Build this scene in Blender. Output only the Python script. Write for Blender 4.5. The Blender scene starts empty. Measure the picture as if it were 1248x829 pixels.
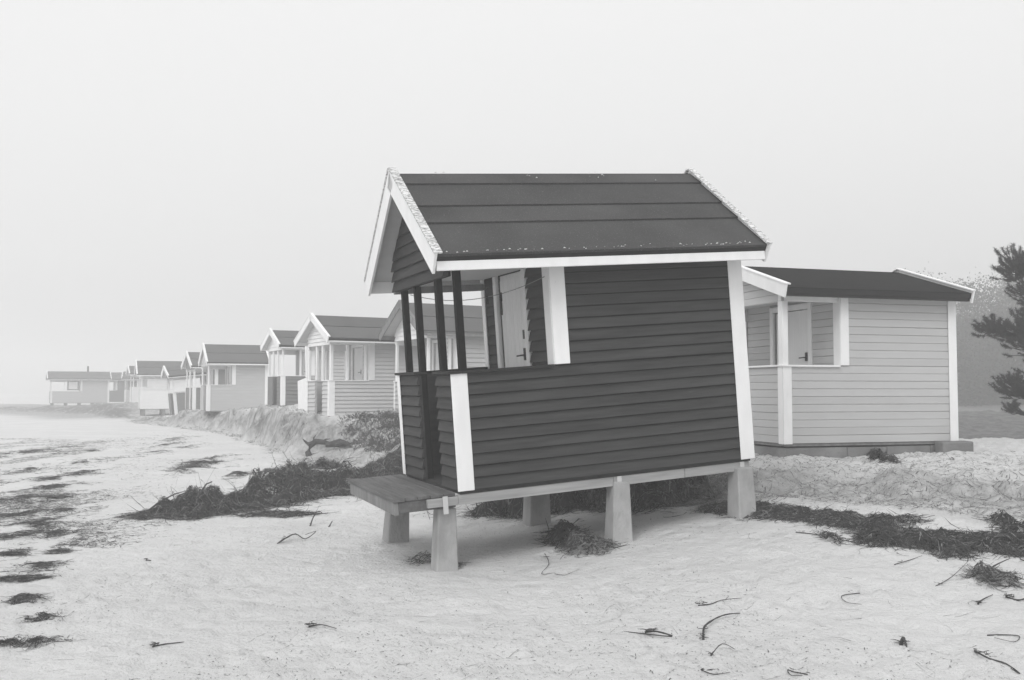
import bpy, bmesh, math, random
import numpy as np
from mathutils import Vector, Matrix, Euler
random.seed(7); rng = np.random.default_rng(7)
sc = bpy.context.scene
COL = sc.collection
rad = math.radians

# ------------------------------------------------------------------ camera
FPX, HOR, CXP, CYP = 1248.0, 478.0, 624.0, 414.5          # focal length and horizon measured on the photograph
CAMZ = 1.6
PITCH = math.atan((HOR - CYP) / FPX)
cd = bpy.data.cameras.new('camera'); cam = bpy.data.objects.new('camera', cd); COL.objects.link(cam)
cd.sensor_width = 36; cd.lens = 36.0 * FPX / 1248.0; cd.clip_start = 0.05; cd.clip_end = 3000
cam.location = (0, 0, CAMZ); cam.rotation_euler = (rad(90) + PITCH, 0, 0)
sc.camera = cam

# ------------------------------------------------------------------ sky, sun, exposure
SUN_EL, SUN_AZ = 42, 205          # azimuth clockwise from +Y: behind the camera, slightly left
w = bpy.data.worlds.new("World"); sc.world = w; w.use_nodes = True
nt = w.node_tree; nt.nodes.clear()
out = nt.nodes.new('ShaderNodeOutputWorld'); bg = nt.nodes.new('ShaderNodeBackground')
sky = nt.nodes.new('ShaderNodeTexSky'); sky.sky_type = 'NISHITA'; sky.sun_disc = False
sky.sun_elevation = rad(SUN_EL); sky.sun_rotation = rad(SUN_AZ); sky.air_density = 1.0; sky.dust_density = 6.0; sky.ozone_density = 1.0
bw = nt.nodes.new('ShaderNodeRGBToBW')
tc = nt.nodes.new('ShaderNodeTexCoord'); sep = nt.nodes.new('ShaderNodeSeparateXYZ')
rmp = nt.nodes.new('ShaderNodeValToRGB')                   # overcast deck: a little brighter overhead than at the horizon
for i, (p, v) in enumerate([(0.0, .57), (0.02, .61), (0.12, .75), (0.25, .81), (0.5, .88), (1.0, .92)]):
    e = rmp.color_ramp.elements[i] if i < 2 else rmp.color_ramp.elements.new(p)
    e.position = p; e.color = (v, v, v, 1)
mul = nt.nodes.new('ShaderNodeMath'); mul.operation = 'MULTIPLY'; mul.inputs[1].default_value = 10.0
mx = nt.nodes.new('ShaderNodeMix'); mx.data_type = 'FLOAT'; mx.inputs[0].default_value = 0.88
L = nt.links.new
L(tc.outputs['Generated'], sep.inputs[0]); L(sep.outputs[2], rmp.inputs[0]); L(rmp.outputs[0], mul.inputs[0])
L(sky.outputs[0], bw.inputs[0]); L(bw.outputs[0], mx.inputs[2]); L(mul.outputs[0], mx.inputs[3])
L(mx.outputs[0], bg.inputs[0]); L(bg.outputs[0], out.inputs[0]); bg.inputs[1].default_value = 0.10
sd = bpy.data.lights.new('sun', 'SUN'); sun = bpy.data.objects.new('sun', sd); COL.objects.link(sun)
sd.energy = 1.05; sd.angle = rad(30); sd.color = (1, 1, 1)
sv = Vector((math.sin(rad(SUN_AZ)) * math.cos(rad(SUN_EL)), math.cos(rad(SUN_AZ)) * math.cos(rad(SUN_EL)), math.sin(rad(SUN_EL))))
sun.rotation_euler = sv.to_track_quat('Z', 'Y').to_euler(); sun.location = (0, 0, 30)
sc.view_settings.view_transform = 'Standard'; sc.view_settings.look = 'None'
sc.view_settings.exposure = 0.27; sc.view_settings.gamma = 1.0
sc.cycles.volume_bounces = 3; sc.cycles.max_bounces = 8; sc.cycles.diffuse_bounces = 4
HAZE = 0.0070

# ------------------------------------------------------------------ materials (the photograph is black and white: all greys)
def mat(name, g, rough=.85, var=.12, scale=6, bump=.15, bscale=40, stretch=(1, 1, 1), rnd=.06, dirt=None, spec=.25, soft=.05):
    m = bpy.data.materials.new(name); m.use_nodes = True; n = m.node_tree; N = n.nodes; K = n.links.new
    b = N['Principled BSDF']; b.inputs['Roughness'].default_value = rough; b.inputs['Specular IOR Level'].default_value = spec
    tc = N.new('ShaderNodeTexCoord'); mp = N.new('ShaderNodeMapping'); mp.inputs['Scale'].default_value = stretch
    oi = N.new('ShaderNodeObjectInfo'); ad = N.new('ShaderNodeVectorMath'); ad.operation = 'ADD'
    cm = N.new('ShaderNodeCombineXYZ'); m10 = N.new('ShaderNodeMath'); m10.operation = 'MULTIPLY'; m10.inputs[1].default_value = 17.
    K(oi.outputs['Random'], m10.inputs[0]); [K(m10.outputs[0], cm.inputs[i]) for i in range(3)]
    K(tc.outputs['Object'], mp.inputs[0]); K(mp.outputs[0], ad.inputs[0]); K(cm.outputs[0], ad.inputs[1])
    nz = N.new('ShaderNodeTexNoise'); nz.inputs['Scale'].default_value = scale; nz.inputs['Detail'].default_value = 6
    K(ad.outputs[0], nz.inputs['Vector'])
    r = N.new('ShaderNodeMapRange'); r.inputs[1].default_value = .25; r.inputs[2].default_value = .75
    r.inputs[3].default_value = g * (1 - var); r.inputs[4].default_value = g * (1 + var); K(nz.outputs[0], r.inputs[0])
    r2 = N.new('ShaderNodeMapRange'); r2.inputs[3].default_value = 1 - rnd; r2.inputs[4].default_value = 1 + rnd
    K(oi.outputs['Random'], r2.inputs[0])
    mu = N.new('ShaderNodeMath'); mu.operation = 'MULTIPLY'; K(r.outputs[0], mu.inputs[0]); K(r2.outputs[0], mu.inputs[1])
    last = mu.outputs[0]
    if dirt:                                            # (grey, noise scale, threshold): chips, lichen, stains
        dg, ds, dt = dirt
        n2 = N.new('ShaderNodeTexNoise'); n2.inputs['Scale'].default_value = ds; n2.inputs['Detail'].default_value = 8; n2.inputs['Roughness'].default_value = .65
        K(ad.outputs[0], n2.inputs['Vector'])
        r3 = N.new('ShaderNodeMapRange'); r3.inputs[1].default_value = dt; r3.inputs[2].default_value = dt + soft; K(n2.outputs[0], r3.inputs[0])
        mm = N.new('ShaderNodeMix'); mm.data_type = 'FLOAT'; K(r3.outputs[0], mm.inputs[0]); K(last, mm.inputs[2]); mm.inputs[3].default_value = dg
        last = mm.outputs[0]
    K(last, b.inputs['Base Color'])
    if bump:
        nb = N.new('ShaderNodeTexNoise'); nb.inputs['Scale'].default_value = bscale; nb.inputs['Detail'].default_value = 4; K(ad.outputs[0], nb.inputs['Vector'])
        bp = N.new('ShaderNodeBump'); bp.inputs['Strength'].default_value = bump; bp.inputs['Distance'].default_value = .01
        K(nb.outputs[0], bp.inputs['Height']); K(bp.outputs[0], b.inputs['Normal'])
    return m
G = (1, 6, 6)        # grain along x
M = {}
M['dark'] = mat('dark_paint', .050, .75, .30, 2.5, .3, 22, (.7, 9, 9), .11, (.13, 9, .66), spec=.15, soft=.2)
M['darkpost'] = mat('dark_stain_and_gap_shade', .006, .8, .3, 3, .1, 30, (6, 6, 1), .15, spec=.12)
M['white'] = mat('white_paint', .86, .5, .05, 3, .08, 25, (3, 3, 1), .03, (.52, 14, .70))
M['whitetrim'] = mat('white_trim_paint', .86, .5, .05, 3, .08, 25, (1, 3, 3), .03, (.5, 14, .70))
M['worn'] = mat('flaking_white_paint', .74, .85, .15, 8, .6, 60, (1, 4, 4), .05, (.20, 22, .50))
M['felt'] = mat('roofing_felt', .072, .95, .25, 1.3, .8, 110, (1, 1, 1), .08, (.24, 110, .60), spec=.04)
M['feltdark'] = mat('dark_roofing_felt', .018, .9, .15, 2.2, .25, 200, (1, 1, 1), .05, (.30, 30, .80), spec=.04)
M['feltmid'] = mat('grey_roofing_felt', .12, .95, .08, 2, .3, 120, (1, 1, 1), .08, (.17, 90, .66), spec=.04)
M['drip'] = mat('roof_edge_strip', .02, .8, .2, 5, .2, 60)
M['soffit'] = mat('soffit_paint', .55, .7, .06, 3, .1, 30, G, .05)
M['pale'] = mat('pale_grey_paint', .50, .6, .04, 2, .08, 30, G, .035, (.3, 40, .78))
M['palegrey'] = mat('weathered_pale_paint', .50, .7, .08, 2.5, .1, 20, G, .05)
M['pale_d'] = mat('light_paint', .56, .7, .06, 2.5, .1, 20, G, .04)
M['lightwall'] = mat('light_wall_paint', .50, .7, .04, 2, .05, 20, G, .03)
M['midwall'] = mat('mid_grey_paint', .19, .7, .06, 2, .05, 20, G, .04)
M['whitewall'] = mat('white_wall_paint', .85, .7, .04, 2, .05, 20, G, .03)
M['rawwood'] = mat('raw_timber', .33, .8, .28, 3, .25, 30, (.6, 9, 9), .08, (.2, 12, .68))
M['deckwood'] = mat('weathered_deck_timber', .12, .85, .35, 3, .35, 30, (9, .7, 9), .16, (.05, 20, .64))
M['greywood'] = mat('grey_timber', .22, .85, .25, 3, .3, 30, (4, 4, 1), .1)
M['concrete'] = mat('pier_concrete', .40, .9, .30, 3, .9, 40, (1, 1, .6), .08, (.24, 5, .42), soft=.4)
M['plinth'] = mat('old_concrete_plinth', .22, .9, .35, 3, .8, 40, (1, 1, 1), .10, (.12, 6, .5), soft=.3)
M['metal'] = mat('galvanised_metal', .55, .4, .05, 20, 0, 1)
M['black'] = mat('black_iron', .02, .5, .1, 20, 0, 1)
M['interior'] = mat('dark_floor_timber', .03, .9, .2, 5, 0, 1)
M['doorwhite'] = mat('door_paint', .80, .5, .05, 3, .06, 30, (8, 8, 1), .02)
M['glass'] = mat('window_pane', .10, .15, .05, 3, 0, 1, spec=.6)
M['weed'] = mat('dried_seaweed', .035, .8, .5, 12, .3, 60, rnd=.1)
M['weedlight'] = mat('bleached_stalk', .17, .8, .5, 9, .2, 60, rnd=.1)
M['twig'] = mat('driftwood_twig', .06, .85, .4, 20, .3, 60)
M['scrub'] = mat('scrub_leaf', .085, .8, .35, 9, 0, 1)
M['scrubstem'] = mat('scrub_stem', .10, .8, .3, 9, 0, 1)
M['needle'] = mat('pine_needle', .060, .7, .35, 3, 0, 1)
M['bark'] = mat('pine_bark', .06, .9, .35, 8, .6, 25)
M['leaf'] = mat('tree_foliage', .075, .8, .4, 1.2, 0, 1)
M['litter'] = mat('pale_litter', .27, .9, .4, 9, 0, 1)
M['debris'] = mat('dark_debris', .12, .9, .6, 9, 0, 1)

def sand_material():
    m = bpy.data.materials.new('sand'); m.use_nodes = True; n = m.node_tree; N = n.nodes; K = n.links.new
    b = N['Principled BSDF']; b.inputs['Roughness'].default_value = .95; b.inputs['Specular IOR Level'].default_value = .15
    tc = N.new('ShaderNodeTexCoord')
    def noise(s, d=5, st=(1, 1, 1), ro=.55):
        mp = N.new('ShaderNodeMapping'); mp.inputs['Scale'].default_value = st; K(tc.outputs['Object'], mp.inputs[0])
        z = N.new('ShaderNodeTexNoise'); z.inputs['Scale'].default_value = s; z.inputs['Detail'].default_value = d; z.inputs['Roughness'].default_value = ro
        K(mp.outputs[0], z.inputs['Vector']); return z.outputs[0]
    def rng_(x, a, c, lo, hi):
        r = N.new('ShaderNodeMapRange'); r.inputs[1].default_value = a; r.inputs[2].default_value = c; r.inputs[3].default_value = lo; r.inputs[4].default_value = hi
        K(x, r.inputs[0]); return r.outputs[0]
    def mixf(f, a, c):
        k = N.new('ShaderNodeMix'); k.data_type = 'FLOAT'; K(f, k.inputs[0])
        for v, i in ((a, 2), (c, 3)):
            if isinstance(v, (int, float)): k.inputs[i].default_value = v
            else: K(v, k.inputs[i])
        return k.outputs[0]
    def math_(op, a, c):
        k = N.new('ShaderNodeMath'); k.operation = op
        for v, i in ((a, 0), (c, 1)):
            if isinstance(v, (int, float)): k.inputs[i].default_value = v
            else: K(v, k.inputs[i])
        return k.outputs[0]
    at = N.new('ShaderNodeAttribute'); at.attribute_name = 'cover'; sp = N.new('ShaderNodeSeparateColor'); K(at.outputs['Color'], sp.inputs[0])
    grass, scarp, wet = sp.outputs[0], sp.outputs[1], sp.outputs[2]
    base = rng_(noise(.6, 6), .3, .7, .65, .74)
    grit = rng_(noise(170, 3), .3, .7, .93, 1.05)
    base = math_('MULTIPLY', base, grit)
    streak = rng_(noise(11, 8, (.8, 1.3, 1), .75), .60, .68, 0, .5)          # dusting of dark weed crumbs
    base = mixf(streak, base, .30)
    speck = rng_(noise(75, 3, (1, 1.3, 1), .6), .67, .72, 0, .75)
    base = mixf(speck, base, .16)
    damp = rng_(noise(2.3, 6, (1, 1, 2.5), .65), .42, .62, 0, 1)
    sc1 = math_('MULTIPLY', scarp, rng_(noise(5, 7, (1, 1, .35), .7), .35, .65, .35, 1.0))
    base = mixf(sc1, base, .14)
    base = mixf(math_('MULTIPLY', wet, rng_(noise(.8, 6, (.5, 1.6, 1), .65), .42, .6, .15, .9)), base, .26)
    gcol = rng_(noise(3, 7, (1, 1, 1), .7), .3, .7, .10, .24)
    base = mixf(grass, base, gcol)
    K(base, b.inputs['Base Color'])
    h = math_('ADD', math_('MULTIPLY', noise(6, 8, (1, 1, 1), .66), 1.0), math_('MULTIPLY', noise(38, 4), .22))
    vo = N.new('ShaderNodeTexVoronoi'); vo.inputs['Scale'].default_value = 2.6; vo.inputs['Randomness'].default_value = 1; vo.feature = 'SMOOTH_F1'; K(tc.outputs['Object'], vo.inputs['Vector'])
    h = math_('ADD', h, rng_(vo.outputs['Distance'], .04, .32, -.45, 0))
    bp = N.new('ShaderNodeBump'); bp.inputs['Strength'].default_value = .9; bp.inputs['Distance'].default_value = .09
    K(h, bp.inputs['Height']); K(bp.outputs[0], b.inputs['Normal'])
    return m
M['sand'] = sand_material()
def water_material():
    m = bpy.data.materials.new('sea_water'); m.use_nodes = True; n = m.node_tree; b = n.nodes['Principled BSDF']
    b.inputs['Base Color'].default_value = (.08, .08, .08, 1); b.inputs['Roughness'].default_value = .12
    z = n.nodes.new('ShaderNodeTexNoise'); z.inputs['Scale'].default_value = 1.5; z.inputs['Detail'].default_value = 5
    tc = n.nodes.new('ShaderNodeTexCoord'); n.links.new(tc.outputs['Object'], z.inputs['Vector'])
    bp = n.nodes.new('ShaderNodeBump'); bp.inputs['Strength'].default_value = .4; bp.inputs['Distance'].default_value = .1
    n.links.new(z.outputs[0], bp.inputs['Height']); n.links.new(bp.outputs[0], b.inputs['Normal']); return m
M['sea'] = water_material()

# ------------------------------------------------------------------ object helpers
def tag(o, label=None, cat=None, group=None, kind=None):
    if label: o['label'] = label
    if cat: o['category'] = cat
    if group: o['group'] = group
    if kind: o['kind'] = kind
    return o
def thing(name, label, cat, loc=(0, 0, 0), rot=(0, 0, 0), group=None):
    o = bpy.data.objects.new(name, None); COL.objects.link(o); o.location = loc; o.rotation_euler = rot
    o.empty_display_size = .1
    return tag(o, label, cat, group)
def link(name, me, m, parent=None, loc=None, rot=None):
    o = bpy.data.objects.new(name, me); COL.objects.link(o)
    if m is not None and not me.materials: me.materials.append(m)
    if parent: o.parent = parent
    if loc: o.location = loc
    if rot: o.rotation_euler = rot
    return o
def mesh(name, V, F):
    me = bpy.data.meshes.new(name); me.from_pydata([tuple(v) for v in V], [], F); me.update(); return me
BOXF = [(0, 3, 2, 1), (4, 5, 6, 7), (0, 1, 5, 4), (1, 2, 6, 5), (2, 3, 7, 6), (3, 0, 4, 7)]
def boxv(x0, x1, y0, y1, z0, z1):
    return [(x0, y0, z0), (x1, y0, z0), (x1, y1, z0), (x0, y1, z0), (x0, y0, z1), (x1, y0, z1), (x1, y1, z1), (x0, y1, z1)]
def hexa(name, m, parent, V, bev=.004, loc=None, rot=None):
    me = mesh(name, V, BOXF)
    if bev:
        bm = bmesh.new(); bm.from_mesh(me); bmesh.ops.bevel(bm, geom=bm.edges[:], offset=bev, segments=1, affect='EDGES'); bm.to_mesh(me); bm.free()
    return link(name, me, m, parent, loc, rot)
def box(name, m, parent, x0, x1, y0, y1, z0, z1, bev=.004):
    return hexa(name, m, parent, boxv(x0, x1, y0, y1, z0, z1), bev)
class MB:
    def __init__(s): s.V = []; s.F = []
    def add(s, V, F):
        k = len(s.V); s.V += list(V); s.F += [tuple(i + k for i in f) for f in F]
    def box(s, *a): s.add(boxv(*a), BOXF)
    def tube(s, pts, radii, n=5, cap=True):
        rings = []; k0 = len(s.V); P = [Vector(p) for p in pts]
        for i, p in enumerate(P):
            t = (P[min(i + 1, len(P) - 1)] - P[max(i - 1, 0)]); t = t.normalized() if t.length > 1e-9 else Vector((0, 0, 1))
            a = t.cross(Vector((0, 0, 1))) if abs(t.z) < .95 else t.cross(Vector((1, 0, 0))); a.normalize(); b = t.cross(a)
            r = radii[i] if isinstance(radii, (list, tuple)) else radii
            for j in range(n):
                an = 2 * math.pi * j / n; s.V.append(tuple(p + a * math.cos(an) * r + b * math.sin(an) * r))
        for i in range(len(P) - 1):
            for j in range(n):
                A = k0 + i * n + j; B = k0 + i * n + (j + 1) % n; s.F.append((A, B, B + n, A + n))
        if cap:
            s.F.append(tuple(k0 + j for j in range(n - 1, -1, -1))); e = k0 + (len(P) - 1) * n; s.F.append(tuple(e + j for j in range(n)))
    def build(s, name, m, parent=None, smooth=False):
        me = mesh(name, s.V, s.F); o = link(name, me, m, parent)
        if smooth: me.polygons.foreach_set('use_smooth', [True] * len(me.polygons))
        return o

# ------------------------------------------------------------------ terrain
def vnoise(x, y, seed=0):
    xi = np.floor(x).astype(np.int64); yi = np.floor(y).astype(np.int64); fx = x - xi; fy = y - yi
    def h(a, b):
        v = (a * 374761393 + b * 668265263 + seed * 1442695041) & 0x7fffffff
        v = ((v ^ (v >> 13)) * 1274126177) & 0x7fffffff
        return ((v ^ (v >> 16)) & 0xffff) / 65535.0
    u = fx * fx * (3 - 2 * fx); v = fy * fy * (3 - 2 * fy)
    return (h(xi, yi) * (1 - u) + h(xi + 1, yi) * u) * (1 - v) + (h(xi, yi + 1) * (1 - u) + h(xi + 1, yi + 1) * u) * v - .5
def fbm(x, y, o=4, seed=0):
    s = 0; a = 1
    for i in range(o): s = s + a * vnoise(x, y, seed + i); x = x * 2.03 + 11; y = y * 2.03 + 7; a *= .5
    return s
FOOT = np.array([(14, 2), (9, 5), (6.3, 7.2), (4.7, 8.8), (3.5, 10.3), (2.5, 11.0), (.5, 11.35), (-.3, 11.9), (-1.3, 14), (-2.3, 16.5), (-3.6, 19.5), (-4.9, 22.5),
                 (-5.7, 26), (-6.2, 28.2), (-8.2, 32.5), (-10.0, 37.5), (-12.8, 42.3), (-15.4, 46.5), (-18.2, 51), (-22.3, 58), (-28, 70), (-39.5, 83), (-60, 103), (-150, 190), (-400, 420)], float)
def sdist(x, y):
    best = np.full(x.shape, 1e9); sgn = np.ones(x.shape)
    for (ax, ay), (bx, by) in zip(FOOT[:-1], FOOT[1:]):
        dx, dy = bx - ax, by - ay; l2 = dx * dx + dy * dy
        t = np.clip(((x - ax) * dx + (y - ay) * dy) / l2, 0, 1)
        qx = x - ax - t * dx; qy = y - ay - t * dy; d = np.hypot(qx, qy)
        s = np.where(dx * qy - dy * qx > 0, -1.0, 1.0)         # left of the way the line runs is the sea side
        m = d < best; best = np.where(m, d, best); sgn = np.where(m, s, sgn)
    return best * sgn
def ss(a, b, x):
    t = np.clip((x - a) / (b - a), 0, 1); return t * t * (3 - 2 * t)
def ground(x, y, full=False):
    x = np.asarray(x, float); y = np.asarray(y, float)
    d = sdist(x, y)
    d = d + .5 * fbm(x * .8, y * .8, 3, 5) * ss(16, 24, y) + .25 * fbm(x * 1.5, y * 1.5, 3, 6)
    d = d + (.75 * fbm(y * 1.5, x * .3, 5, 51)) * ss(24.5, 27, y)
    wd = np.interp(y, [13, 17, 24, 26, 40, 50, 60], [2.3, 3.6, 3.2, .75, .75, .9, 1.5])
    hd = np.interp(y, [0, 13, 20, 27, 34, 42, 47, 51, 54, 60, 66, 72, 80, 88], [.70, .70, .82, .95, 1.10, .80, .74, .25, .15, .15, .45, .82, .5, .25])
    zb = .42 * ss(-1.0, 3.3, x) * np.exp(-((y - 10.4) / 3.4) ** 2) + .10 * np.exp(-np.abs(d) / 1.2)
    zb = zb - .012 * np.clip(-d - 5, 0, 60) - .03 * np.clip(-d - 24, 0, 10) - .0
    t = np.clip(d / wd, 0, 1); f = t * t * (3 - 2 * t)
    f = np.where(y > 25, np.clip(t * 1.5, 0, 1) ** .8, f)
    z = zb * (1 - f) + (hd + np.where(y < 18, .03, .06) * np.clip(d - wd, 0, 3)) * f
    bell = np.exp(-((t - .5) / .32) ** 2) * (d > -.3)
    z = z + bell * .30 * fbm(x * 2.6, y * 2.6, 5, 3) * np.where(y > 22, 1.1, .9)
    dune = ss(0, 1.2, d)
    z = z + ss(-.1, .5, d) * .095 * np.abs(fbm(x * 4.5, y * 4.5, 4, 23)) * (y < 60)
    z = z + dune * (.07 * fbm(x * 1.1, y * 1.1, 5, 9))
    z = z + (1 - dune) * (.035 * fbm(x * .9, y * .9, 3, 12) + .024 * fbm(x * 3.2, y * 3.2, 4, 15) * np.exp(-(y / 30) ** 2))
    inland = ss(6.5, 9.5, d + 1.5 * fbm(x * .3, y * .3, 2, 31))
    z = z - .35 * inland * ss(12, 18, y) + .9 * ss(20, 120, d) * (.3 + fbm(x * .02, y * .02, 3, 41))
    if full: return z, d, bell, inland, t
    return z
def axis(lo, hi, a, b, st, g):
    mid = list(np.arange(a, b, st)); l = []; v = a; s = st
    while v > lo: s *= g; v -= s; l.append(v)
    r = []; v = mid[-1]; s = st
    while v < hi: s *= g; v += s; r.append(v)
    return np.array(l[::-1] + mid + r)
xs = np.concatenate([axis(-420, -14.05, -14.1, -14.0, .06, 1.035)[:-1], np.arange(-14, -4.5, .058), axis(-4.45, 300, -4.45, 8.0, .045, 1.035)])
ys = np.concatenate([axis(-25, 13.9, 4.6, 13.9, .045, 1.05), 13.9 + .05 * np.cumsum(1.006 ** np.arange(1, 260))]); ys = np.unique(np.round(np.concatenate([ys[ys < 46], axis(46, 430, 46, 46.3, .2, 1.03)]), 4)); xs = np.unique(np.round(xs, 4))
GX, GY = np.meshgrid(xs, ys); Z, D, BELL, INL, TT = ground(GX, GY, True)
nx, ny = len(xs), len(ys)
def _interp(G_, x, y):
    """the built ground sheet read back bilinearly, so that what lies on it touches it"""
    x = np.asarray(x, float); y = np.asarray(y, float)
    i = np.clip(np.searchsorted(xs, x) - 1, 0, nx - 2); j = np.clip(np.searchsorted(ys, y) - 1, 0, ny - 2)
    u = (x - xs[i]) / (xs[i + 1] - xs[i]); v = (y - ys[j]) / (ys[j + 1] - ys[j])
    return (G_[j, i] * (1 - u) + G_[j, i + 1] * u) * (1 - v) + (G_[j + 1, i] * (1 - u) + G_[j + 1, i + 1] * u) * v
DIST = sdist(GX, GY)
def ground(x, y): return _interp(Z, x, y)
def sdist(x, y): return _interp(DIST, x, y)
def gz(x, y): return float(ground(np.array([x]), np.array([y]))[0])
_ts = 3.0 * 1.004 ** np.arange(1000)
def gp(px, py):
    """where a line of sight meets the ground (used to find the places of things lying on it)"""
    c, s = math.cos(PITCH), math.sin(PITCH); k = (px - CXP) / FPX; u = (CYP - py) / FPX
    r = np.array([k, c - u * s, s + u * c]); P = _ts[:, None] * r; z = ground(P[:, 0], P[:, 1]) - CAMZ
    i = np.argmax(P[:, 2] < z); return Vector((P[i, 0], P[i, 1], z[i] + CAMZ))
DIST0 = sdist(GX, GY)
for k in range(1500):                                   # old footprints and hollows trampled into the sand
    cy_ = 5.3 * (20 / 5.3) ** random.random(); cx_ = random.uniform(-.55, .55) * cy_; a_ = random.gauss(1.2, .9)
    ln_, wd_f, dp_ = random.uniform(.09, .16), random.uniform(.045, .08), random.uniform(.006, .022)
    i0, i1 = np.searchsorted(xs, [cx_ - .35, cx_ + .35]); j0, j1 = np.searchsorted(ys, [cy_ - .35, cy_ + .35])
    if DIST0[j0, i0] > -.5 or (-1.4 < cx_ < 2.8 and 8.9 < cy_ < 11.5): continue
    X_, Y_ = GX[j0:j1, i0:i1] - cx_, GY[j0:j1, i0:i1] - cy_
    u_ = (X_ * math.cos(a_) + Y_ * math.sin(a_)) / ln_; v_ = (-X_ * math.sin(a_) + Y_ * math.cos(a_)) / wd_f; q_ = np.sqrt(u_ * u_ + v_ * v_)
    Z[j0:j1, i0:i1] += -dp_ * np.exp(-q_ ** 4) + dp_ * .45 * np.exp(-((q_ - 1.35) / .35) ** 2)
me = bpy.data.meshes.new('beach_ground')
co = np.stack([GX, GY, Z], -1).reshape(-1, 3)
idx = np.arange(nx * ny).reshape(ny, nx)
F = np.stack([idx[:-1, :-1], idx[:-1, 1:], idx[1:, 1:], idx[1:, :-1]], -1).reshape(-1, 4)
me.vertices.add(len(co)); me.vertices.foreach_set('co', co.ravel())
me.loops.add(F.size); me.loops.foreach_set('vertex_index', F.ravel())
me.polygons.add(len(F)); me.polygons.foreach_set('loop_start', np.arange(0, F.size, 4)); me.polygons.foreach_set('loop_total', np.full(len(F), 4))
me.update(calc_edges=True); me.validate()
me.polygons.foreach_set('use_smooth', np.ones(len(me.polygons), bool))
att = me.color_attributes.new('cover', 'FLOAT_COLOR', 'POINT')
wetm = ss(9, 12, -D) * ss(60, 20, GY * 0 + (-D)) * ss(10, 22, GY)
far = ss(56, 66, GY) * ss(110, 90, GY) * ss(-6, -2, D) * ss(30, 18, np.abs(D)) * .9
scm = np.maximum(far, 0) + np.clip(np.exp(-((TT - .4) / .34) ** 2) * (D > -.25) * 1.3, 0, 1) * np.where(GY > 24, 1.0, .65)
INL = INL * ss(110, 70, GY)
cv = np.stack([INL, scm, wetm * .8, np.ones_like(Z)], -1).reshape(-1)
att.data.foreach_set('color', cv)
g = link('beach_sand', me, M['sand']); tag(g, kind='structure')
sea = link('sea', mesh('sea', [(-420, -25, -.95), (-20, -25, -.95), (-20, 430, -.95), (-420, 430, -.95)], [(0, 1, 2, 3)]), M['sea']); tag(sea, kind='structure')

# ------------------------------------------------------------------ cladding
_cache = {}
def board_mesh(m, ln, ex, style):
    key = (m.name, round(ln, 3), round(ex, 4), style)
    if key in _cache: return _cache[key]
    if style == 'lap':        # bottom edge proud, tapered: outward is -y
        V = []
        q_ = 1.24; g_ = .009 if m.name == 'dark_paint' else .005
        for x in (0, ln): V += [(x, 0.0, .004), (x, -.024 * q_, .001), (x, -.0255 * q_, .005), (x, -.007, ex - g_), (x, 0, ex - g_)]
    else:                     # flush board with chamfered edges, so a narrow groove shows at each joint
        V = []
        for x in (0, ln): V += [(x, 0.0, .001), (x, -.010, .001), (x, -.018, .006), (x, -.018, ex - .006), (x, -.012, ex - .001)]
    me = mesh('clapboard', V, [(4, 3, 2, 1, 0), (5, 6, 7, 8, 9), (0, 1, 6, 5), (1, 2, 7, 6), (2, 3, 8, 7), (3, 4, 9, 8), (4, 0, 5, 9)])
    me.materials.append(m); _cache[key] = me; return me
def clad(parent, m, p0, rz, ln, z0, z1, ex, style='lap', joined=False, cut=None):
    """boards from z0 to z1 on a wall face that starts at p0 and runs ln along the direction rz; outward is to the right of it"""
    n = max(1, round((z1 - z0) / ex)); e = (z1 - z0) / n; mb = MB()
    c, s = math.cos(rz), math.sin(rz)
    for i in range(n):
        z = z0 + i * e; a, b = 0, ln
        if cut: a, b = cut(z + e + .025)
        if b - a < .02: continue
        me = board_mesh(m, b - a, e, style)
        if joined:
            mb.add([(p0[0] + (v.co.x + a) * c - v.co.y * s, p0[1] + (v.co.x + a) * s + v.co.y * c, v.co.z + z) for v in me.vertices], [tuple(p.vertices) for p in me.polygons])
        else:
            o = link('clapboard', me, None, parent, (p0[0] + a * c, p0[1] + a * s, z + random.uniform(-.0012, .0012)), (random.uniform(-.003, .003), random.uniform(-.0008, .0008), rz))
    if joined:
        o = mb.build('cladding', m, parent); o['kind'] = 'stuff'

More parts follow.
